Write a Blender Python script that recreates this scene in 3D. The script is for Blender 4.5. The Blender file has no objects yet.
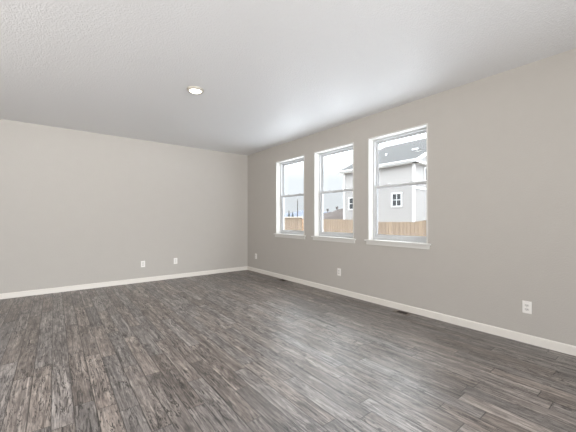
import bpy, bmesh, math, random
from mathutils import Vector, Matrix

random.seed(7)
SC = bpy.context.scene
COL = SC.collection
H = 2.70            # ceiling height
XR = 3.61           # inner face of the window wall
YB = 6.18           # inner face of the back wall
XL = -3.40          # left wall (out of frame)
YF = -3.20          # rear wall (behind the camera)
GZ = -0.75          # outside ground level
HXG = 30.0          # far side of the added brown ground patch

# ------------------------------------------------------------------ camera
cam_d = bpy.data.cameras.new('camera')
cam = bpy.data.objects.new('camera', cam_d)
COL.objects.link(cam)
cam.location = (0, 0, 1.2016)
cam.rotation_euler = (math.radians(90), 0, -0.66295)
cam_d.sensor_fit = 'HORIZONTAL'
cam_d.sensor_width = 36.0
cam_d.lens = 299.449 / 576 * 36.0
cam_d.shift_y = 2.866 / 576
cam_d.clip_start = 0.05
cam_d.clip_end = 2000
SC.camera = cam

# ------------------------------------------------------------------ sky (overcast)
W = bpy.data.worlds.new('overcast_sky')
SC.world = W
W.use_nodes = True
nt = W.node_tree
nt.nodes.clear()
wo = nt.nodes.new('ShaderNodeOutputWorld')
bg = nt.nodes.new('ShaderNodeBackground')
tc = nt.nodes.new('ShaderNodeTexCoord')
sep = nt.nodes.new('ShaderNodeSeparateXYZ')
mr = nt.nodes.new('ShaderNodeMapRange')
mr.interpolation_type = 'SMOOTHSTEP'
mr.inputs['From Min'].default_value = 0.12
mr.inputs['From Max'].default_value = 0.48
mr.inputs['To Min'].default_value = 1.04
mr.inputs['To Max'].default_value = 9.6
nz = nt.nodes.new('ShaderNodeTexNoise')
nz.inputs['Scale'].default_value = 5.0
nz.inputs['Detail'].default_value = 4.0
mp = nt.nodes.new('ShaderNodeMapping')
mp.inputs['Scale'].default_value = (1, 1, 5)
mx = nt.nodes.new('ShaderNodeMix')
mx.data_type = 'RGBA'
mx.inputs['A'].default_value = (0.87, 0.92, 1.0, 1)
mx.inputs['B'].default_value = (0.95, 0.97, 1.0, 1)
nt.links.new(tc.outputs['Generated'], sep.inputs[0])
nt.links.new(sep.outputs['Z'], mr.inputs['Value'])
nt.links.new(tc.outputs['Generated'], mp.inputs['Vector'])
nt.links.new(mp.outputs[0], nz.inputs['Vector'])
nt.links.new(nz.outputs['Fac'], mx.inputs['Factor'])
nt.links.new(mx.outputs['Result'], bg.inputs['Color'])
nt.links.new(mr.outputs['Result'], bg.inputs['Strength'])
nt.links.new(bg.outputs[0], wo.inputs['Surface'])


def area_light(name, loc, direction, sx, sy, power, color, spread=180):
    d = bpy.data.lights.new(name, 'AREA')
    d.shape = 'RECTANGLE'
    d.size, d.size_y = sx, sy
    d.energy = power
    d.color = color
    d.spread = math.radians(spread)
    o = bpy.data.objects.new(name, d)
    COL.objects.link(o)
    o.location = loc
    o.rotation_euler = Vector(direction).to_track_quat('-Z', 'Y').to_euler()
    return o


# added fill lights in invented openings behind and to the left of the camera
area_light('fill_rear', (0.6, YF + 0.03, 1.40), (-0.12, 1, 0.16), 3.4, 1.4, 158, (0.98, 0.99, 1.0), 105)
area_light('fill_left', (XL + 0.03, 2.1, 1.5), (1, 0.0, 0.40), 3.2, 1.5, 54, (1.0, 0.955, 0.91), 120)

SC.view_settings.view_transform = 'Standard'
SC.view_settings.look = 'None'
SC.view_settings.exposure = 0.08
SC.view_settings.gamma = 1.0
SC.view_settings.use_curve_mapping = False


# ------------------------------------------------------------------ materials
def srgb(r, g, b):
    def f(c):
        c /= 255.0
        return c / 12.92 if c <= 0.04045 else ((c + 0.055) / 1.055) ** 2.4
    return (f(r), f(g), f(b), 1.0)


def new_mat(name):
    m = bpy.data.materials.new(name)
    m.use_nodes = True
    t = m.node_tree
    b = t.nodes.get('Principled BSDF')
    return m, t, b


def plain(name, col, rough=0.5, noise=0.04, scale=30.0, bump=0.0, bump_scale=60.0, metal=0.0, spec=0.5, stretch=(1, 1, 1)):
    m, t, b = new_mat(name)
    b.inputs['Roughness'].default_value = rough
    b.inputs['Metallic'].default_value = metal
    b.inputs['Specular IOR Level'].default_value = spec
    c = t.nodes.new('ShaderNodeTexCoord')
    mpn = t.nodes.new('ShaderNodeMapping')
    mpn.inputs['Scale'].default_value = stretch
    t.links.new(c.outputs['Object'], mpn.inputs['Vector'])
    n = t.nodes.new('ShaderNodeTexNoise')
    n.inputs['Scale'].default_value = scale
    n.inputs['Detail'].default_value = 4
    t.links.new(mpn.outputs[0], n.inputs['Vector'])
    r = t.nodes.new('ShaderNodeMix')
    r.data_type = 'RGBA'
    r.inputs['A'].default_value = tuple(min(1, x * (1 - noise)) for x in col[:3]) + (1,)
    r.inputs['B'].default_value = tuple(min(1, x * (1 + noise)) for x in col[:3]) + (1,)
    t.links.new(n.outputs['Fac'], r.inputs['Factor'])
    t.links.new(r.outputs['Result'], b.inputs['Base Color'])
    if bump:
        n2 = t.nodes.new('ShaderNodeTexNoise')
        n2.inputs['Scale'].default_value = bump_scale
        n2.inputs['Detail'].default_value = 3
        t.links.new(mpn.outputs[0], n2.inputs['Vector'])
        bp = t.nodes.new('ShaderNodeBump')
        bp.inputs['Strength'].default_value = 1.0
        bp.inputs['Distance'].default_value = bump
        t.links.new(n2.outputs['Fac'], bp.inputs['Height'])
        t.links.new(bp.outputs[0], b.inputs['Normal'])
    return m


def floor_material():
    m, t, b = new_mat('grey_brown_planks')
    N, L = t.nodes, t.links

    def math_(op, a, bb=None, clamp=False):
        n = N.new('ShaderNodeMath')
        n.operation = op
        n.use_clamp = clamp
        for i, v in enumerate((a, bb)):
            if v is None:
                continue
            if isinstance(v, (int, float)):
                n.inputs[i].default_value = v
            else:
                L.new(v, n.inputs[i])
        return n.outputs[0]

    def comb(x, y, z):
        n = N.new('ShaderNodeCombineXYZ')
        for i, v in enumerate((x, y, z)):
            if isinstance(v, (int, float)):
                n.inputs[i].default_value = v
            else:
                L.new(v, n.inputs[i])
        return n.outputs[0]

    def noise(vec, scale, detail, rough=0.5, dist=0.0):
        n = N.new('ShaderNodeTexNoise')
        n.inputs['Scale'].default_value = scale
        n.inputs['Detail'].default_value = detail
        n.inputs['Roughness'].default_value = rough
        n.inputs['Distortion'].default_value = dist
        L.new(vec, n.inputs['Vector'])
        return n.outputs['Fac']

    def ramp(v, stops):
        n = N.new('ShaderNodeValToRGB')
        e = n.color_ramp.elements
        while len(e) < len(stops):
            e.new(0.5)
        for i, (p, c) in enumerate(stops):
            e[i].position = p
            e[i].color = c
        L.new(v, n.inputs[0])
        return n.outputs['Color']

    def smooth(v, a, bb):
        n = N.new('ShaderNodeMapRange')
        n.interpolation_type = 'SMOOTHSTEP'
        n.inputs['From Min'].default_value = a
        n.inputs['From Max'].default_value = bb
        L.new(v, n.inputs['Value'])
        return n.outputs['Result']

    def mixc(f, a, bb, mode='MIX'):
        n = N.new('ShaderNodeMix')
        n.data_type = 'RGBA'
        n.blend_type = mode
        if isinstance(f, (int, float)):
            n.inputs['Factor'].default_value = f
        else:
            L.new(f, n.inputs['Factor'])
        for k, v in (('A', a), ('B', bb)):
            if isinstance(v, tuple):
                n.inputs[k].default_value = v
            else:
                L.new(v, n.inputs[k])
        return n.outputs['Result']

    PW, PL = 0.1125, 0.92
    c = N.new('ShaderNodeTexCoord')
    s = N.new('ShaderNodeSeparateXYZ')
    L.new(c.outputs['Object'], s.inputs[0])
    X, Y = s.outputs['X'], s.outputs['Y']
    xr = math_('ADD', math_('DIVIDE', X, PW), 0.13)
    row = math_('FLOOR', xr)
    fx = math_('FRACT', xr)
    w1 = N.new('ShaderNodeTexWhiteNoise')
    w1.noise_dimensions = '1D'
    L.new(row, w1.inputs['W'])
    yr = math_('ADD', math_('DIVIDE', Y, PL), math_('MULTIPLY', w1.outputs['Value'], 9.7))
    colm = math_('FLOOR', yr)
    fy = math_('FRACT', yr)
    w2 = N.new('ShaderNodeTexWhiteNoise')
    w2.noise_dimensions = '2D'
    L.new(comb(row, colm, 0.0), w2.inputs['Vector'])
    pid = w2.outputs['Value']
    s2 = N.new('ShaderNodeSeparateColor')
    L.new(w2.outputs['Color'], s2.inputs[0])
    pid2, pid3 = s2.outputs[1], s2.outputs[2]
    dx = math_('MULTIPLY', math_('MINIMUM', fx, math_('SUBTRACT', 1.0, fx)), PW)
    dy = math_('MULTIPLY', math_('MINIMUM', fy, math_('SUBTRACT', 1.0, fy)), PL)
    seam = smooth(math_('MINIMUM', dx, dy), 0.0010, 0.0040)
    off = math_('MULTIPLY', pid, 37.0)
    # long grain, each plank its own piece of timber
    g1 = noise(comb(math_('ADD', math_('MULTIPLY', X, 17.0), off), math_('ADD', math_('MULTIPLY', Y, 2.4), off), off), 1.0, 9, 0.66, 1.4)
    g2 = noise(comb(math_('ADD', math_('MULTIPLY', X, 110.0), off), math_('ADD', math_('MULTIPLY', Y, 5.0), off), off), 1.0, 5, 0.6, 0.4)
    g3 = noise(comb(math_('ADD', math_('MULTIPLY', X, 11.0), off), math_('ADD', math_('MULTIPLY', Y, 4.0), off), off), 1.0, 5, 0.6, 2.2)
    grey = ramp(g1, [(0.24, srgb(84, 78, 75)), (0.43, srgb(128, 121, 117)), (0.58, srgb(154, 147, 142)), (0.80, srgb(188, 182, 177))])
    brown = ramp(g1, [(0.24, srgb(82, 71, 65)), (0.43, srgb(127, 115, 107)), (0.58, srgb(154, 142, 133)), (0.80, srgb(188, 177, 168))])
    base = mixc(math_('MULTIPLY', smooth(pid2, 0.1, 0.8), 0.8), grey, brown)
    fine = ramp(g2, [(0.32, (0.60, 0.60, 0.60, 1)), (0.50, (0.98, 0.98, 0.98, 1)), (0.70, (1.22, 1.22, 1.22, 1))])
    base = mixc(1.0, base, fine, 'MULTIPLY')
    blot = ramp(g3, [(0.28, (0.66, 0.67, 0.69, 1)), (0.5, (1.0, 1.0, 1.0, 1)), (0.72, (1.15, 1.14, 1.12, 1))])
    base = mixc(0.85, base, blot, 'MULTIPLY')
    g5 = noise(comb(math_('ADD', math_('MULTIPLY', X, 38.0), off), math_('ADD', math_('MULTIPLY', Y, 0.9), off), off), 1.0, 3, 0.5, 0.8)
    streak = ramp(g5, [(0.32, (0.66, 0.65, 0.65, 1)), (0.5, (1.0, 1.0, 1.0, 1)), (0.68, (1.26, 1.26, 1.25, 1))])
    base = mixc(0.9, base, streak, 'MULTIPLY')
    # dark checks and cracks along the grain
    g4 = noise(comb(math_('ADD', math_('MULTIPLY', X, 20.0), math_('MULTIPLY', pid3, 51.0)), math_('ADD', math_('MULTIPLY', Y, 1.5), off), off), 1.0, 4, 0.6, 1.8)
    crack = math_('ABSOLUTE', math_('SUBTRACT', g4, 0.5))
    crack = smooth(crack, 0.006, 0.030)
    patch = smooth(noise(comb(math_('MULTIPLY', X, 5.0), math_('MULTIPLY', Y, 1.6), off), 1.0, 2), 0.38, 0.52)
    crack = math_('SUBTRACT', 1.0, math_('MULTIPLY', math_('SUBTRACT', 1.0, crack), patch))
    base = mixc(math_('MULTIPLY', math_('SUBTRACT', 1.0, crack), 0.95), base, srgb(44, 39, 37))
    g6 = noise(comb(math_('ADD', math_('MULTIPLY', X, 55.0), math_('MULTIPLY', pid2, 33.0)), math_('ADD', math_('MULTIPLY', Y, 3.2), off), off), 1.0, 3, 0.6, 1.2)
    hair = smooth(math_('ABSOLUTE', math_('SUBTRACT', g6, 0.47)), 0.006, 0.040)
    base = mixc(math_('MULTIPLY', math_('SUBTRACT', 1.0, hair), 0.55), base, srgb(58, 52, 49))
    vor = N.new('ShaderNodeTexVoronoi')
    vor.inputs['Scale'].default_value = 1.0
    L.new(comb(math_('ADD', math_('MULTIPLY', X, 6.5), math_('MULTIPLY', g3, 0.5)), math_('ADD', math_('MULTIPLY', Y, 3.2), math_('MULTIPLY', g2, 0.35)), off), vor.inputs['Vector'])
    knot = smooth(vor.outputs['Distance'], 0.06, 0.20)
    base = mixc(math_('MULTIPLY', math_('SUBTRACT', 1.0, knot), 0.55), base, srgb(52, 45, 42))
    tone = N.new('ShaderNodeMapRange')
    tone.inputs['To Min'].default_value = 0.72
    tone.inputs['To Max'].default_value = 1.08
    L.new(pid3, tone.inputs['Value'])
    hsv = N.new('ShaderNodeHueSaturation')
    L.new(tone.outputs[0], hsv.inputs['Value'])
    L.new(base, hsv.inputs['Color'])
    base = mixc(math_('MULTIPLY', math_('SUBTRACT', 1.0, seam), 0.8), hsv.outputs[0], srgb(40, 36, 34))
    L.new(base, b.inputs['Base Color'])
    rg = N.new('ShaderNodeMapRange')
    rg.inputs['To Min'].default_value = 0.34
    rg.inputs['To Max'].default_value = 0.48
    L.new(g1, rg.inputs['Value'])
    L.new(rg.outputs[0], b.inputs['Roughness'])
    b.inputs['Specular IOR Level'].default_value = 0.95
    hgt = math_('ADD', math_('MULTIPLY', seam, 1.6), math_('ADD', math_('MULTIPLY', crack, 0.5), math_('MULTIPLY', g2, 0.45)))
    bp = N.new('ShaderNodeBump')
    bp.inputs['Strength'].default_value = 0.5
    bp.inputs['Distance'].default_value = 0.0012
    L.new(hgt, bp.inputs['Height'])
    L.new(bp.outputs[0], b.inputs['Normal'])
    return m


def ceiling_material():
    m, t, b = new_mat('knockdown_ceiling_paint')
    N, L = t.nodes, t.links
    b.inputs['Base Color'].default_value = srgb(226, 226, 226)
    b.inputs['Roughness'].default_value = 0.42
    c = N.new('ShaderNodeTexCoord')
    n1 = N.new('ShaderNodeTexNoise')
    n1.inputs['Scale'].default_value = 85
    n1.inputs['Detail'].default_value = 3
    n1.inputs['Distortion'].default_value = 0.2
    L.new(c.outputs['Object'], n1.inputs['Vector'])
    r = N.new('ShaderNodeMapRange')
    r.interpolation_type = 'SMOOTHSTEP'
    r.inputs['From Min'].default_value = 0.40
    r.inputs['From Max'].default_value = 0.62
    L.new(n1.outputs['Fac'], r.inputs['Value'])
    bp = N.new('ShaderNodeBump')
    bp.inputs['Strength'].default_value = 0.85
    bp.inputs['Distance'].default_value = 0.0016
    L.new(r.outputs['Result'], bp.inputs['Height'])
    L.new(bp.outputs[0], b.inputs['Normal'])
    return m


def glass_material(name, tint):
    m = bpy.data.materials.new(name)
    m.use_nodes = True
    t = m.node_tree
    t.nodes.clear()
    o = t.nodes.new('ShaderNodeOutputMaterial')
    tr = t.nodes.new('ShaderNodeBsdfTransparent')
    tr.inputs['Color'].default_value = tint
    gl = t.nodes.new('ShaderNodeBsdfGlossy')
    gl.inputs['Roughness'].default_value = 0.02
    lw = t.nodes.new('ShaderNodeLayerWeight')
    pw = t.nodes.new('ShaderNodeMath')
    pw.operation = 'POWER'
    pw.inputs[1].default_value = 4.0
    fr = t.nodes.new('ShaderNodeMath')
    fr.operation = 'MULTIPLY_ADD'
    fr.inputs[1].default_value = 0.6
    fr.inputs[2].default_value = 0.03
    t.links.new(lw.outputs['Facing'], pw.inputs[0])
    t.links.new(pw.outputs[0], fr.inputs[0])
    mix = t.nodes.new('ShaderNodeMixShader')
    t.links.new(fr.outputs[0], mix.inputs[0])
    t.links.new(tr.outputs[0], mix.inputs[1])
    t.links.new(gl.outputs[0], mix.inputs[2])
    t.links.new(mix.outputs[0], o.inputs['Surface'])
    return m


def screen_material():
    m = bpy.data.materials.new('insect_mesh')
    m.use_nodes = True
    t = m.node_tree
    t.nodes.clear()
    o = t.nodes.new('ShaderNodeOutputMaterial')
    tr = t.nodes.new('ShaderNodeBsdfTransparent')
    df = t.nodes.new('ShaderNodeBsdfDiffuse')
    df.inputs['Color'].default_value = srgb(120, 122, 126)
    mix = t.nodes.new('ShaderNodeMixShader')
    mix.inputs[0].default_value = 0.10
    t.links.new(tr.outputs[0], mix.inputs[1])
    t.links.new(df.outputs[0], mix.inputs[2])
    t.links.new(mix.outputs[0], o.inputs['Surface'])
    return m


def emitter(name, col, strength):
    m, t, b = new_mat(name)
    b.inputs['Base Color'].default_value = col
    b.inputs['Emission Color'].default_value = col
    b.inputs['Emission Strength'].default_value = strength
    return m


def shingle_material():
    m, t, b = new_mat('grey_shingles')
    N, L = t.nodes, t.links
    c = N.new('ShaderNodeTexCoord')
    mpn = N.new('ShaderNodeMapping')
    mpn.inputs['Rotation'].default_value = (0, 0, math.radians(90))
    L.new(c.outputs['Object'], mpn.inputs['Vector'])
    br = N.new('ShaderNodeTexBrick')
    br.inputs['Scale'].default_value = 1.0
    br.inputs['Brick Width'].default_value = 0.33
    br.inputs['Row Height'].default_value = 0.12
    br.inputs['Mortar Size'].default_value = 0.008
    br.inputs['Color1'].default_value = srgb(33, 32, 31)
    br.inputs['Color2'].default_value = srgb(38, 37, 36)
    br.inputs['Mortar'].default_value = srgb(28, 27, 27)
    L.new(mpn.outputs[0], br.inputs['Vector'])
    L.new(br.outputs['Color'], b.inputs['Base Color'])
    b.inputs['Roughness'].default_value = 0.9
    return m


def wood_board_material():
    m, t, b = new_mat('cedar_fence_boards')
    N, L = t.nodes, t.links
    c = N.new('ShaderNodeTexCoord')
    mpn = N.new('ShaderNodeMapping')
    mpn.inputs['Scale'].default_value = (7.0, 7.0, 0.35)
    L.new(c.outputs['Object'], mpn.inputs['Vector'])
    n = N.new('ShaderNodeTexNoise')
    n.inputs['Scale'].default_value = 1.0
    n.inputs['Detail'].default_value = 5
    L.new(mpn.outputs[0], n.inputs['Vector'])
    r = N.new('ShaderNodeValToRGB')
    r.color_ramp.elements[0].position = 0.3
    r.color_ramp.elements[0].color = srgb(90, 74, 58)
    r.color_ramp.elements[1].position = 0.7
    r.color_ramp.elements[1].color = srgb(112, 95, 76)
    L.new(n.outputs['Fac'], r.inputs[0])
    L.new(r.outputs[0], b.inputs['Base Color'])
    b.inputs['Roughness'].default_value = 0.8
    return m


M = {
    'wall': plain('greige_wall_paint', srgb(185, 180, 173), 0.62, 0.02, 8, 0.0016, 75, spec=0.4),
    'ceiling': ceiling_material(),
    'floor': floor_material(),
    'trim': plain('white_trim_paint', srgb(226, 221, 213), 0.45, 0.015, 12),
    'vinyl': plain('white_vinyl', srgb(198, 199, 200), 0.35, 0.01, 20),
    'gasket': plain('grey_gasket', srgb(120, 120, 120), 0.6, 0.05),
    'glass': glass_material('window_glass', (0.97, 0.985, 0.98, 1)),
    'darkglass': plain('dark_window_glass', srgb(52, 54, 56), 0.25, 0.35, 3, spec=0.25),
    'screen': screen_material(),
    'plate': plain('white_plastic', srgb(238, 235, 230), 0.35, 0.01),
    'recept': plain('off_white_plastic', srgb(214, 211, 206), 0.4, 0.01),
    'slot': plain('dark_slot', srgb(96, 93, 90), 0.6, 0.05),
    'screw': plain('painted_screw', srgb(205, 202, 196), 0.3, 0.02, metal=0.3),
    'vent': plain('bronze_brown_metal', srgb(116, 107, 99), 0.5, 0.06),
    'ventdark': plain('dark_louvre_metal', srgb(40, 33, 28), 0.6, 0.1),
    'ring': plain('satin_white_metal', srgb(176, 170, 158), 0.35, 0.02),
    'baffle': plain('grey_baffle', srgb(190, 186, 176), 0.5, 0.02),
    'lens': emitter('lit_lens', (1.0, 0.96, 0.90, 1), 3.0),
    'siding': plain('pale_grey_lap_siding', srgb(137, 134, 132), 0.6, 0.02, 2),
    'exttrim': plain('white_exterior_trim', srgb(190, 190, 190), 0.5, 0.01, 2),
    'shingle': shingle_material(),
    'cedar': wood_board_material(),
    'post': plain('weathered_post', srgb(170, 140, 112), 0.8, 0.1, 10),
    'cap': plain('pale_cap_timber', srgb(150, 140, 126), 0.7, 0.08, 6),
    'ground': plain('snowy_ground', srgb(232, 234, 238), 0.95, 0.05, 0.6),
    'bounce_cut': plain('brown_bounce_cut', srgb(112, 104, 92), 0.95, 0.15, 0.8),
    'berm': plain('dry_brown_scrub', srgb(56, 47, 42), 0.95, 0.25, 1.6, 0.2, 1.5),
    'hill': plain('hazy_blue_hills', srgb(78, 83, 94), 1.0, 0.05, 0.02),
    'pole': plain('grey_timber_pole', srgb(52, 49, 47), 0.8, 0.1, 5),
    'twig': plain('bare_twigs', srgb(60, 50, 45), 0.9, 0.1, 5),
    'needle': plain('dark_needles', srgb(36, 42, 42), 0.9, 0.2, 3),
    'extwall': plain('outer_wall_render', srgb(206, 205, 204), 0.7, 0.02, 2),
}


# ------------------------------------------------------------------ mesh helpers
def obj(name, bm, mat, parent=None, smooth=False, loc=None):
    me = bpy.data.meshes.new(name)
    bmesh.ops.recalc_face_normals(bm, faces=bm.faces)
    bm.to_mesh(me)
    bm.free()
    mats = mat if isinstance(mat, (list, tuple)) else [mat]
    for x in mats:
        me.materials.append(x)
    if smooth:
        for p in me.polygons:
            p.use_smooth = True
    o = bpy.data.objects.new(name, me)
    COL.objects.link(o)
    if parent:
        o.parent = parent
    if loc:
        o.location = loc
    return o


def box(bm, x0, x1, y0, y1, z0, z1, bevel=0.0, seg=2):
    t = bmesh.new()
    bmesh.ops.create_cube(t, size=1.0)
    for v in t.verts:
        v.co = Vector(((x0 + x1) / 2 + v.co.x * (x1 - x0), (y0 + y1) / 2 + v.co.y * (y1 - y0), (z0 + z1) / 2 + v.co.z * (z1 - z0)))
    if bevel:
        bmesh.ops.bevel(t, geom=t.edges[:], offset=bevel, segments=seg, affect='EDGES', profile=0.6)
    merge(bm, t)
    return bm


def merge(bm, t):
    me = bpy.data.meshes.new('tmp')
    t.to_mesh(me)
    t.free()
    bm.from_mesh(me)
    bpy.data.meshes.remove(me)


def bx(*a, **k):
    return box(bmesh.new(), *a, **k)


def lathe(bm, profile, n=40, cx=0, cy=0):
    rings = []
    for (r, z) in profile:
        if r < 1e-6:
            rings.append([bm.verts.new((cx, cy, z))])
        else:
            rings.append([bm.verts.new((cx + r * math.cos(2 * math.pi * i / n), cy + r * math.sin(2 * math.pi * i / n), z)) for i in range(n)])
    for a, b2 in zip(rings, rings[1:]):
        for i in range(n):
            j = (i + 1) % n
            if len(a) == 1 and len(b2) == 1:
                continue
            if len(a) == 1:
                bm.faces.new((a[0], b2[i], b2[j]))
            elif len(b2) == 1:
                bm.faces.new((a[i], a[j], b2[0]))
            else:
                bm.faces.new((a[i], a[j], b2[j], b2[i]))
    return bm


def cyl(bm, p0, p1, r0, r1=None, n=10):
    r1 = r0 if r1 is None else r1
    p0, p1 = Vector(p0), Vector(p1)
    q = (p1 - p0).to_track_quat('Z', 'Y')
    ra = [bm.verts.new(p0 + q @ Vector((r0 * math.cos(2 * math.pi * i / n), r0 * math.sin(2 * math.pi * i / n), 0))) for i in range(n)]
    rb = [bm.verts.new(p1 + q @ Vector((r1 * math.cos(2 * math.pi * i / n), r1 * math.sin(2 * math.pi * i / n), 0))) for i in range(n)]
    for i in range(n):
        j = (i + 1) % n
        bm.faces.new((ra[i], ra[j], rb[j], rb[i]))
    bm.faces.new(ra[::-1])
    bm.faces.new(rb)
    return bm


def empty(name, loc=(0, 0, 0), parent=None):
    o = bpy.data.objects.new(name, None)
    o.empty_display_size = 0.1
    COL.objects.link(o)
    o.location = loc
    if parent:
        o.parent = parent
    return o


def tag(o, label, cat, group=None):
    o['label'] = label
    o['category'] = cat
    if group:
        o['group'] = group
    return o


def struct(o):
    o['kind'] = 'structure'
    return o


def copy_tree(o, parent=None):
    c = o.copy()
    COL.objects.link(c)
    if parent:
        c.parent = parent
    for ch in [x for x in bpy.data.objects if x.parent == o]:
        copy_tree(ch, c)
    return c


def wall_slab(bm, axis, p0, p1, a0, a1, z0, z1, holes):
    """Wall with rectangular openings; axis 'x': slab between x=p0 and x=p1 running along y."""
    us = sorted({a0, a1} | {h for q in holes for h in q[:2]})
    zs = sorted({z0, z1} | {h for q in holes for h in q[2:]})

    def solid(i, k):
        if i < 0 or k < 0 or i >= len(us) - 1 or k >= len(zs) - 1:
            return False
        cu, cz = (us[i] + us[i + 1]) / 2, (zs[k] + zs[k + 1]) / 2
        return not any(q[0] < cu < q[1] and q[2] < cz < q[3] for q in holes)

    cache = {}

    def V(p, u, z):
        key = (p, u, z)
        if key not in cache:
            cache[key] = bm.verts.new((p, u, z) if axis == 'x' else (u, p, z))
        return cache[key]
    for i in range(len(us) - 1):
        for k in range(len(zs) - 1):
            if not solid(i, k):
                continue
            u0, u1, w0, w1 = us[i], us[i + 1], zs[k], zs[k + 1]
            for p in (p0, p1):
                bm.faces.new((V(p, u0, w0), V(p, u1, w0), V(p, u1, w1), V(p, u0, w1)))
            for (di, dk, a, b2) in ((-1, 0, (u0, w0), (u0, w1)), (1, 0, (u1, w0), (u1, w1)), (0, -1, (u0, w0), (u1, w0)), (0, 1, (u0, w1), (u1, w1))):
                if not solid(i + di, k + dk):
                    bm.faces.new((V(p0, *a), V(p0, *b2), V(p1, *b2), V(p1, *a)))
    return bm


# ------------------------------------------------------------------ room shell
WT = 0.20
WIN = [(4.136, 5.026), (2.986, 3.876), (1.837, 2.727)]     # far to near
ZS, ZT = 0.900, 2.376                                      # stool top, head
struct(obj('floor', bx(XL - WT, XR + WT, YF - WT, YB + WT, -0.12, 0.0), M['floor']))
struct(obj('ceiling', bx(XL - WT, XR + WT, YF - WT, YB + WT, H, H + 0.2), M['ceiling']))
holes = [(a, b, ZS - 0.02, ZT) for a, b in WIN]
struct(obj('wall_right', wall_slab(bmesh.new(), 'x', XR, XR + WT, YF - WT, YB + WT, 0, H, holes), M['wall']))
struct(obj('wall_back', bx(XL - WT, XR, YB, YB + WT, 0, H), M['wall']))
struct(obj('wall_left', wall_slab(bmesh.new(), 'x', XL - WT, XL, YF - WT, YB, 0, H, [(0.4, 3.8, 0.7, 2.3)]), M['wall']))
struct(obj('wall_rear', wall_slab(bmesh.new(), 'y', YF - WT, YF, XL, XR, 0, H, [(-1.1, 2.3, 0.0, 2.1)]), M['wall']))


def board_profile(bm, pts_axis, base, length0, length1, thick, height, sign):
    """Baseboard with an eased top edge: runs along pts_axis on a wall plane at base; sign = side of the room."""
    prof = [(0, 0), (thick, 0), (thick, height - 0.012), (thick * 0.72, height - 0.003), (thick * 0.45, height), (0, height)]
    va, vb = [], []
    for (d, z) in prof:
        p = base + sign * d
        va.append(bm.verts.new((p, length0, z) if pts_axis == 'y' else (length0, p, z)))
        vb.append(bm.verts.new((p, length1, z) if pts_axis == 'y' else (length1, p, z)))
    n = len(prof)
    for i in range(n):
        j = (i + 1) % n
        bm.faces.new((va[i], va[j], vb[j], vb[i]))
    bm.faces.new(va)
    bm.faces.new(vb[::-1])
    return bm


struct(obj('baseboard_right', board_profile(bmesh.new(), 'y', XR, YF, YB, 0.014, 0.083, -1), M['trim']))
struct(obj('baseboard_back', board_profile(bmesh.new(), 'x', YB, XL, XR - 0.0141, 0.014, 0.083, -1), M['trim']))


# ------------------------------------------------------------------ windows
def make_window(n, y0, y1):
    root = struct(empty('window_%d' % n, (XR, y0, ZS)))
    w = y1 - y0
    h = ZT - ZS
    T = 0.019
    # liner boards, seen as a narrow white edge round the opening
    b = bmesh.new()
    box(b, -0.003, 0.125, 0, T, 0.0, h, 0.0015)
    box(b, -0.003, 0.125, w - T, w, 0.0, h, 0.0015)
    box(b, -0.003, 0.125, T, w - T, h - T, h, 0.0015)
    obj('jamb_liner', b, M['trim_bright'], root)
    # stool and apron
    obj('window_stool', bx(-0.034, 0.124, -0.042, w + 0.042, -0.020, 0.0, 0.004, 3), M['trim_bright'], root)
    obj('apron', bx(-0.013, -0.0002, -0.022, w + 0.022, -0.072, -0.0205, 0.003), M['trim_bright'], root)
    # vinyl frame
    fx0, fx1 = 0.098, 0.185
    FW = 0.022
    b = bmesh.new()
    box(b, fx0, fx1, T, T + FW, 0.0005, h - T, 0.002)
    box(b, fx0, fx1, w - T - FW, w - T, 0.0005, h - T, 0.002)
    box(b, fx0, fx1, T + FW, w - T - FW, 0.0005, 0.030, 0.002)
    box(b, fx0, fx1, T + FW, w - T - FW, h - T - FW, h - T, 0.002)
    obj('window_frame', b, M['vinyl'], root)
    a0, a1 = T + FW, w - T - FW
    mid = 0.765
    SW = 0.029

    def sash(name, x0, x1, z0, z1, bot, top):
        bb = bmesh.new()
        box(bb, x0, x1, a0, a0 + SW, z0, z1, 0.003)
        box(bb, x0, x1, a1 - SW, a1, z0, z1, 0.003)
        box(bb, x0, x1, a0 + SW, a1 - SW, z0, z0 + bot, 0.003)
        box(bb, x0, x1, a0 + SW, a1 - SW, z1 - top, z1, 0.003)
        s = obj(name, bb, M['vinyl'], root)
        g = bmesh.new()
        e = 0.004
        c0 = (x0 + x1) / 2
        box(g, c0 - 0.008, c0 + 0.008, a0 + SW, a0 + SW + e, z0 + bot, z1 - top)
        box(g, c0 - 0.008, c0 + 0.008, a1 - SW - e, a1 - SW, z0 + bot, z1 - top)
        box(g, c0 - 0.008, c0 + 0.008, a0 + SW + e, a1 - SW - e, z0 + bot, z0 + bot + e)
        box(g, c0 - 0.008, c0 + 0.008, a0 + SW + e, a1 - SW - e, z1 - top - e, z1 - top)
        obj('glazing_bead', g, M['gasket'], s)
        obj('pane', bx(c0 - 0.003, c0 + 0.003, a0 + SW, a1 - SW, z0 + bot, z1 - top), M['glass'], s)
        return s
    lo = sash('lower_sash', 0.106, 0.136, 0.030, mid + 0.018, 0.042, 0.034)
    sash('upper_sash', 0.140, 0.168, mid - 0.016, h - T - FW, 0.034, 0.022)
    # sash locks on the meeting rail
    b = bmesh.new()
    for q in (0.28, 0.72):
        yy = a0 + (a1 - a0) * q
        box(b, 0.110, 0.132, yy - 0.028, yy + 0.028, mid + 0.018, mid + 0.027, 0.003)
        cyl(b, (0.121, yy, mid + 0.027), (0.121, yy + 0.004, mid + 0.037), 0.008, 0.006)
    obj('sash_lock', b, M['vinyl'], lo)
    obj('insect_screen', bx(0.176, 0.1775, a0, a1, 0.030, mid), M['screen'], root)
    return root


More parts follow.
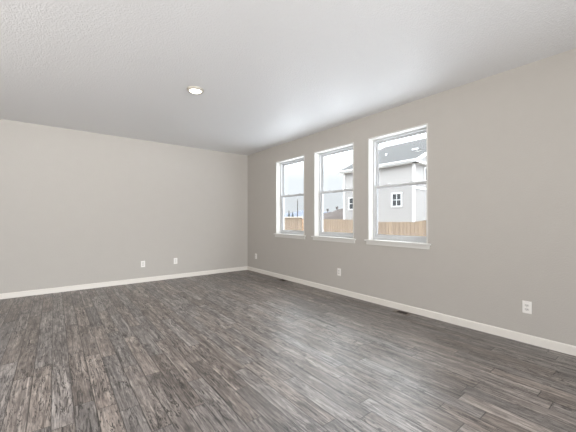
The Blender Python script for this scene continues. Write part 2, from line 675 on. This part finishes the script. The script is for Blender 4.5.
M['trim_bright'] = plain('bright_white_trim_paint', srgb(214, 212, 207), 0.4, 0.01, 12)
for i, (a, b_) in enumerate(WIN):
    make_window(i + 1, a, b_)

# ------------------------------------------------------------------ outside: ground, hills
struct(obj('ground', bx(XR + WT + 0.02, 700, -300, 700, GZ - 0.4, GZ), M['ground']))


struct(obj('ground_bounce_cut', bx(10.15, HXG, -10, 40, GZ, GZ + 0.01), M['bounce_cut']))  # unseen brown patch, added to reduce bounce light on the house siding


def ridge(name, x0, x1, ys, prof, mat, jitter=0.0):
    bm = bmesh.new()
    rows = []
    for y in ys:
        z = prof(y) + random.uniform(-jitter, jitter)
        rows.append([bm.verts.new((x0, y, GZ)), bm.verts.new((x0 + (x1 - x0) * 0.25, y, GZ + (z - GZ) * 0.6)), bm.verts.new((x0 + (x1 - x0) * 0.5, y, z)), bm.verts.new((x0 + (x1 - x0) * 0.8, y, GZ + (z - GZ) * 0.5)), bm.verts.new((x1, y, GZ))])
    for a, c in zip(rows, rows[1:]):
        for i in range(4):
            bm.faces.new((a[i], a[i + 1], c[i + 1], c[i]))
        bm.faces.new((a[4], a[0], c[0], c[4]))
    bm.faces.new(rows[0])
    bm.faces.new(rows[-1][::-1])
    return struct(obj(name, bm, mat))


def lerp_table(tab):
    def f(y):
        if y <= tab[0][0]:
            return tab[0][1]
        for (ya, za), (yb, zb) in zip(tab, tab[1:]):
            if y <= yb:
                return za + (zb - za) * (y - ya) / (yb - ya)
        return tab[-1][1]
    return f


ridge('hill_1', 330, 480, [y for y in range(150, 690, 10)], lambda y: 15 + 3.5 * math.sin(y * 0.031) + 2 * math.sin(y * 0.083 + 1), M['hill'], 0.5)
ridge('hill_2', 40, 50, [30 + 0.6 * k for k in range(36)], lerp_table([(30, 3.9), (38, 3.6), (40, 3.3), (42.1, 2.85), (44.6, 2.5), (47, 2.3), (49.5, 1.7), (51, 0.2)]), M['berm'], 0.10)

# ------------------------------------------------------------------ neighbouring house
HX, HY0, HY1, HDX = 17.0, 9.50, 15.0, 5.7
EZ, SL = 4.70, 0.45
RX, RZ = HX + HDX, EZ + HDX * SL
house = tag(empty('house', (HX, HY0, GZ)), 'two storey pale grey house with grey shingle roof behind the wooden fence', 'house')


def hw(bm):
    for v in bm.verts:
        v.co -= Vector((HX, HY0, GZ))
    return bm


def siding_rows(bm, z0, z1, span, plane):
    """lap boards: each row a tilted strip with its underside; span(z)->(a0,a1); plane(a, out, z)->xyz"""
    z = z0
    st = 0.125
    while z < z1 - 1e-4:
        zt = min(z + st, z1)
        a0, a1 = span(z)
        b0, b1 = span(zt)
        lo0, lo1 = plane(a0, 0.016, z), plane(a1, 0.016, z)
        up0, up1 = plane(b0, 0.0, zt), plane(b1, 0.0, zt)
        in0, in1 = plane(a0, 0.0, z), plane(a1, 0.0, z)
        v = [bm.verts.new(p) for p in (lo0, lo1, up1, up0, in0, in1)]
        if (Vector(up0) - Vector(up1)).length > 1e-4:
            bm.faces.new((v[0], v[1], v[2], v[3]))
        else:
            bm.faces.new((v[0], v[1], v[2]))
        bm.faces.new((v[4], v[5], v[1], v[0]))
        z = zt
    return bm


HXB = HX + 2 * HDX
# core with gables
b = bmesh.new()
prof = [(HX, GZ), (HXB, GZ), (HXB, EZ), (RX, RZ), (HX, EZ)]
va = [b.verts.new((x, HY0, z)) for x, z in prof]
vb = [b.verts.new((x, HY1, z)) for x, z in prof]
for i in range(5):
    j = (i + 1) % 5
    b.faces.new((va[i], va[j], vb[j], vb[i]))
b.faces.new(va)
b.faces.new(vb[::-1])
obj('house_wall', hw(b), M['siding'], house)
b = siding_rows(bmesh.new(), GZ, EZ, lambda z: (HY0, HY1), lambda a, o, z: (HX - 0.002 - o, a, z))
obj('eave_side_siding', hw(b), M['siding'], house)


def gspan(z):
    if z <= EZ:
        return (HX, HXB)
    d = (z - EZ) / SL
    return (HX + d, HXB - d)


b = siding_rows(bmesh.new(), GZ, RZ, gspan, lambda a, o, z: (a, HY0 - 0.002 - o, z))
obj('gable_siding', hw(b), M['siding'], house)
# roof: two slabs with overhang
OV, OG = 0.30, 0.32
for sgn, nm in ((1, 'roof_slope'), (-1, 'roof_slope')):
    b = bmesh.new()
    xe = HX - OV if sgn > 0 else HXB + OV
    ze = EZ - OV * SL
    pts = [(xe, ze), (RX, RZ), (RX, RZ + 0.20), (xe, ze + 0.18)]
    va = [b.verts.new((x, HY0 - OG, z)) for x, z in pts]
    vb = [b.verts.new((x, HY1 + OG, z)) for x, z in pts]
    for i in range(4):
        j = (i + 1) % 4
        b.faces.new((va[i], va[j], vb[j], vb[i]))
    b.faces.new(va)
    b.faces.new(vb[::-1])
    obj(nm, hw(b), M['shingle'], house)
# fascia, gutter and rake boards
b = bmesh.new()
xe, ze = HX - OV, EZ - OV * SL
box(b, xe - 0.04, xe, HY0 - OG - 0.02, HY1 + OG + 0.02, ze - 0.0, ze + 0.17)
box(b, xe - 0.13, xe - 0.04, HY0 - OG - 0.02, HY1 + OG + 0.02, ze + 0.07, ze + 0.16, 0.02)
obj('fascia', hw(b), M['exttrim'], house)
obj('soffit', hw(bx(xe, HX, HY0 - OG, HY1 + OG, ze - 0.03, ze - 0.005)), M['exttrim'], house)
for yy in (HY0 - OG - 0.03, HY1 + OG):
    b = bmesh.new()
    pts = [(xe, ze - 0.02), (RX, RZ - 0.02), (RX, RZ + 0.21), (xe, ze + 0.19)]
    va = [b.verts.new((x, yy, z)) for x, z in pts]
    vb = [b.verts.new((x, yy + 0.03, z)) for x, z in pts]
    for i in range(4):
        j = (i + 1) % 4
        b.faces.new((va[i], va[j], vb[j], vb[i]))
    b.faces.new(va)
    b.faces.new(vb[::-1])
    obj('rake_board', hw(b), M['exttrim'], house)
# gable eave return, belly band and corner boards
obj('eave_return', hw(bx(HX - OV, HX + 1.5, HY0 - OG, HY0 - 0.02, ze - 0.03, ze + 0.10)), M['exttrim'], house)
obj('belly_band', hw(bx(HX + 0.071, HXB, HY0 - 0.05, HY0 - 0.002, 3.00, 3.13)), M['exttrim'], house)
b = bmesh.new()
box(b, HX - 0.045, HX - 0.002, HY0 - 0.05, HY0 + 0.09, GZ, EZ - 0.2)
box(b, HX - 0.002, HX + 0.07, HY0 - 0.05, HY0 - 0.002, GZ, EZ - 0.2)
obj('corner_board', hw(b), M['exttrim'], house)
b = bmesh.new()
box(b, HX - 0.045, HX - 0.002, HY1 - 0.12, HY1 + 0.05, GZ, EZ - 0.2)
obj('corner_board', hw(b), M['exttrim'], house)


def house_window(y0, y1, z0, z1):
    r = 0.10
    b2 = bmesh.new()
    box(b2, HX - 0.055, HX - 0.002, y0, y0 + r, z0, z1)
    box(b2, HX - 0.055, HX - 0.002, y1 - r, y1, z0, z1)
    box(b2, HX - 0.055, HX - 0.002, y0 + r, y1 - r, z0, z0 + r)
    box(b2, HX - 0.055, HX - 0.002, y0 + r, y1 - r, z1 - r, z1)
    f = obj('window_casing', hw(b2), M['exttrim'], house)
    obj('pane', hw(bx(HX - 0.030, HX - 0.022, y0 + r, y1 - r, z0 + r, z1 - r)), M['darkglass'], f)
    b2 = bmesh.new()
    ym, zm = (y0 + y1) / 2, (z0 + z1) / 2
    box(b2, HX - 0.040, HX - 0.0305, ym - 0.022, ym + 0.022, z0 + r, z1 - r)
    box(b2, HX - 0.042, HX - 0.0402, y0 + r, y1 - r, zm - 0.022, zm + 0.022)
    obj('muntin', hw(b2), M['exttrim'], f)


house_window(10.25, 11.02, 1.93, 2.86)
house_window(13.65, 14.55, 1.83, 2.78)
# gable window close to the corner
x0, x1, z0, z1 = 18.15, 19.15, 3.52, 4.45
b = bmesh.new()
for q in ((x0, x0 + 0.1, z0, z1), (x1 - 0.1, x1, z0, z1), (x0 + 0.1, x1 - 0.1, z0, z0 + 0.1), (x0 + 0.1, x1 - 0.1, z1 - 0.1, z1)):
    box(b, q[0], q[1], HY0 - 0.055, HY0 - 0.002, q[2], q[3])
f = obj('window_casing', hw(b), M['exttrim'], house)
obj('pane', hw(bx(x0 + 0.1, x1 - 0.1, HY0 - 0.03, HY0 - 0.022, z0 + 0.1, z1 - 0.1)), M['darkglass'], f)
# roof vents
for (x, y, lx, ly, hh) in ((19.2, 10.62, 0.20, 0.42, 0.08), (19.0, 12.75, 0.10, 0.10, 0.16)):
    zr = EZ + (x - HX) * SL + 0.19
    b = bmesh.new()
    box(b, x - lx / 2, x + lx / 2, y - ly / 2, y + ly / 2, zr - 0.10, zr + hh, 0.02)
    box(b, x - lx / 2 - 0.02, x + lx / 2 + 0.02, y - ly / 2 - 0.02, y + ly / 2 + 0.02, zr + hh * 0.6, zr + hh * 0.8)
    obj('roof_vent', hw(b), M['exttrim'], house)

# ------------------------------------------------------------------ fences
ftop = lerp_table([(2.0, 1.25), (5.1, 1.17), (5.6, 1.095), (7.0, 1.085), (8.5, 1.174), (10.2, 1.195), (11.6, 1.2)])


def fence(name, X, ya, yb, top, label, cap):
    root = tag(empty(name, (X, ya, GZ)), label, 'fence')
    n = max(1, round((yb - ya) / 2.4))
    L = (yb - ya) / n
    for i in range(n + 1):
        y = ya + i * L
        t = top(y) - 0.05
        bm = box(bmesh.new(), X + 0.045, X + 0.135, y - 0.045, y + 0.045, GZ, t, 0.006)
        for v in bm.verts:
            v.co -= Vector((X, ya, GZ))
        obj('fence_post', bm, M['post'], root)
    for i in range(n):
        y = ya + i * L
        bm = bmesh.new()
        k = int(L / 0.145)
        wv = L / k
        for j in range(k):
            c = y + (j + 0.5) * wv
            t = top(c) + random.uniform(-0.006, 0.006)
            d = random.uniform(0, 0.004)
            box(bm, X - d, X + 0.018 - d, c - wv / 2 + 0.004, c + wv / 2 - 0.004, GZ + 0.02, t)
        for v in bm.verts:
            v.co -= Vector((X, ya, GZ))
        obj('board_panel', bm, M['cedar'], root)
        for zz in (0.25, 0.95, 1.60):
            bm = box(bmesh.new(), X + 0.018, X + 0.045, y, y + L, GZ + zz, GZ + zz + 0.09)
            for v in bm.verts:
                v.co -= Vector((X, ya, GZ))
            obj('fence_rail', bm, M['post'], root)
    if cap:
        bm = box(bmesh.new(), X - 0.09, X + 0.12, ya, yb, top(ya), top(ya) + 0.05, 0.006)
        for v in bm.verts:
            v.co -= Vector((X, ya, GZ))
        obj('cap_rail', bm, M['cap'], root)
    return root


fence('board_fence', 10.0, 2.0, 11.5, ftop, 'tan wooden board fence in front of the grey house, its top dipping', False)
fence('capped_fence', 10.0, 11.65, 21.25, lambda y: 1.26, 'tan wooden fence with a flat cap rail, below the utility pole', True)

# ------------------------------------------------------------------ utility pole and far trees
pole = tag(empty('utility_pole', (28, 33.6, GZ)), 'thin grey utility pole rising beyond the capped fence', 'pole')
obj('pole_shaft', cyl(bmesh.new(), (0, 0, 0), (0, 0, 4.6), 0.085, 0.06, 12), M['pole'], pole)
obj('insulator', cyl(bmesh.new(), (0, 0, 4.6), (0, 0, 4.8), 0.035, 0.05, 10), M['pole'], pole)


def conifer(x, y, h, r, label):
    t = tag(empty('conifer', (x, y, GZ)), label, 'tree', 'distant conifers')
    obj('trunk', cyl(bmesh.new(), (0, 0, 0), (0, 0, h * 0.3), 0.18, 0.14, 8), M['pole'], t)
    bm = bmesh.new()
    k = 6
    prof = []
    for i in range(k):
        z = h * (0.15 + 0.85 * i / k)
        rr = r * (1 - i / k)
        prof += [(rr, z), (rr * 0.62, z + h * 0.85 / k * 0.85)]
    prof.append((0, h))
    lathe(bm, [(0, h * 0.15)] + prof, 14)
    for v in bm.verts:
        rad = math.hypot(v.co.x, v.co.y)
        if rad > 0.05:
            f2 = 1 + random.uniform(-0.18, 0.18)
            v.co.x *= f2
            v.co.y *= f2
    obj('foliage', bm, M['needle'], t)


conifer(60, 79.0, 4.1, 0.9, 'small dark conifer on the skyline, leftmost of three in the far window')
conifer(60, 76.3, 4.7, 0.9, 'small dark conifer on the skyline, middle and tallest of three')
conifer(60, 74.4, 4.2, 0.9, 'small dark conifer on the skyline, third from the left, nearest the pole')


def bare_tree(x, y, z0, h, label, seed):
    rnd = random.Random(seed)
    t = tag(empty('bare_tree', (x, y, z0)), label, 'tree', 'bare trees on the brown bank')
    obj('trunk', cyl(bmesh.new(), (0, 0, -0.4), (0, 0, h * 0.45), 0.06, 0.045, 8), M['twig'], t)
    bm = bmesh.new()
    for i in range(26):
        a = rnd.uniform(0, 6.28)
        zb = h * rnd.uniform(0.2, 0.5)
        p1 = Vector((math.cos(a) * h * rnd.uniform(0.1, 0.3), math.sin(a) * h * rnd.uniform(0.1, 0.3), zb + h * rnd.uniform(0.2, 0.5)))
        cyl(bm, (0, 0, zb), p1, 0.03, 0.012, 5)
        for q in range(2):
            p2 = p1 + Vector((rnd.uniform(-.15, .15) * h, rnd.uniform(-.15, .15) * h, rnd.uniform(.02, .2) * h))
            cyl(bm, p1 * 0.7 + Vector((0, 0, zb * 0.3)), p2, 0.016, 0.008, 5)
    obj('branches', bm, M['twig'], t)


bare_tree(45, 44.2, 2.4, 1.0, 'small leafless tree on the brown bank, left of the other', 3)
bare_tree(45, 41.6, 2.8, 1.0, 'small leafless tree on the brown bank, nearer the house', 5)


# ------------------------------------------------------------------ wall outlets
def make_outlet():
    """duplex outlet facing -x at the origin (plate centre)"""
    root = empty('wall_outlet')
    obj('cover_plate', bx(-0.0065, -0.0002, -0.036, 0.036, -0.059, 0.059, 0.0028, 3), M['plate'], root)
    for s in (-1, 1):
        cz = s * 0.0195
        b2 = bx(-0.0088, -0.0062, -0.0172, 0.0172, cz - 0.0145, cz + 0.0145, 0.0012)
        for v in b2.verts:      # rounded top and bottom like a real receptacle
            if abs(v.co.y) > 0.012:
                v.co.z = cz + (v.co.z - cz) * 0.72
        r = obj('receptacle', b2, M['recept'], root)
        for yy, hh in ((-0.0065, 0.0045), (0.0065, 0.0037)):
            obj('slot', bx(-0.0091, -0.0087, yy - 0.0012, yy + 0.0012, cz + 0.002 - hh, cz + 0.002 + hh), M['slot'], r)
        g = cyl(bmesh.new(), (-0.0091, 0, cz - 0.0085), (-0.0087, 0, cz - 0.0085), 0.0025, n=12)
        obj('ground_hole', g, M['slot'], r)
    obj('screw', cyl(bmesh.new(), (-0.0078, 0, 0), (-0.0062, 0, 0), 0.0035, n=14), M['screw'], root)
    return root


OUT = make_outlet()
spots = [
    ((XR, 0.861, 0.346), 0, 'white duplex outlet low on the window wall, right of all the windows, nearest the camera'),
    ((XR, 3.286, 0.348), 0, 'white duplex outlet low on the window wall, directly below the middle window'),
    ((XR, 5.800, 0.356), 0, 'white duplex outlet on the window wall close to the room corner'),
    ((1.330, YB, 0.344), 90, 'white duplex outlet on the back wall, farther from the corner, left of the pair'),
    ((1.936, YB, 0.350), 90, 'white duplex outlet on the back wall, nearer the corner, right of the pair'),
]
for i, (p, rz, lab) in enumerate(spots):
    o = OUT if i == 0 else copy_tree(OUT)
    o.location = p
    o.rotation_euler = (0, 0, math.radians(rz))
    tag(o, lab, 'outlet', 'white wall outlets')


# ------------------------------------------------------------------ floor registers
def make_register():
    root = empty('floor_register')
    w, l = 0.058, 0.105           # half sizes
    ow, ol = 0.040, 0.068
    b2 = bmesh.new()
    box(b2, -w, -ow, -l, l, 0.0002, 0.005, 0.0015)
    box(b2, ow, w, -l, l, 0.0002, 0.005, 0.0015)
    box(b2, -ow, ow, -l, -ol, 0.0002, 0.005, 0.0015)
    box(b2, -ow, ow, ol, l, 0.0002, 0.005, 0.0015)
    obj('face_plate', b2, M['vent'], root)
    obj('damper', bx(-ow, ow, -ol, ol, 0.0002, 0.0012), M['ventdark'], root)
    for k in range(9):
        y = -ol + (k + 0.5) * 2 * ol / 9
        obj('louvre', bx(-ow, ow, y - 0.0018, y + 0.0018, 0.0012, 0.0042), M['ventdark'], root)
    return root


REG = make_register()
REG.location = (3.512, 2.120, 0)
tag(REG, 'brown metal floor register with dark louvres beside the baseboard under the nearest window', 'floor vent', 'floor registers by the window wall')
r2 = copy_tree(REG)
r2.location = (3.528, 4.680, 0)
tag(r2, 'brown metal floor register with dark louvres under the far window', 'floor vent', 'floor registers by the window wall')

# ------------------------------------------------------------------ ceiling downlight
dl = tag(empty('recessed_downlight', (1.29, 3.393, H)), 'round white downlight lit on the textured ceiling', 'ceiling light')
obj('trim_ring', lathe(bmesh.new(), [(0.094, -0.0004), (0.0945, -0.004), (0.092, -0.014), (0.084, -0.022), (0.074, -0.024), (0.071, -0.020), (0.069, -0.010), (0.069, -0.0004)], 48), M['ring'], dl, smooth=True)
obj('lens', lathe(bmesh.new(), [(0.0685, -0.010), (0.066, -0.020), (0.055, -0.028), (0.030, -0.033), (0, -0.034)], 48), M['lens'], dl, smooth=True)
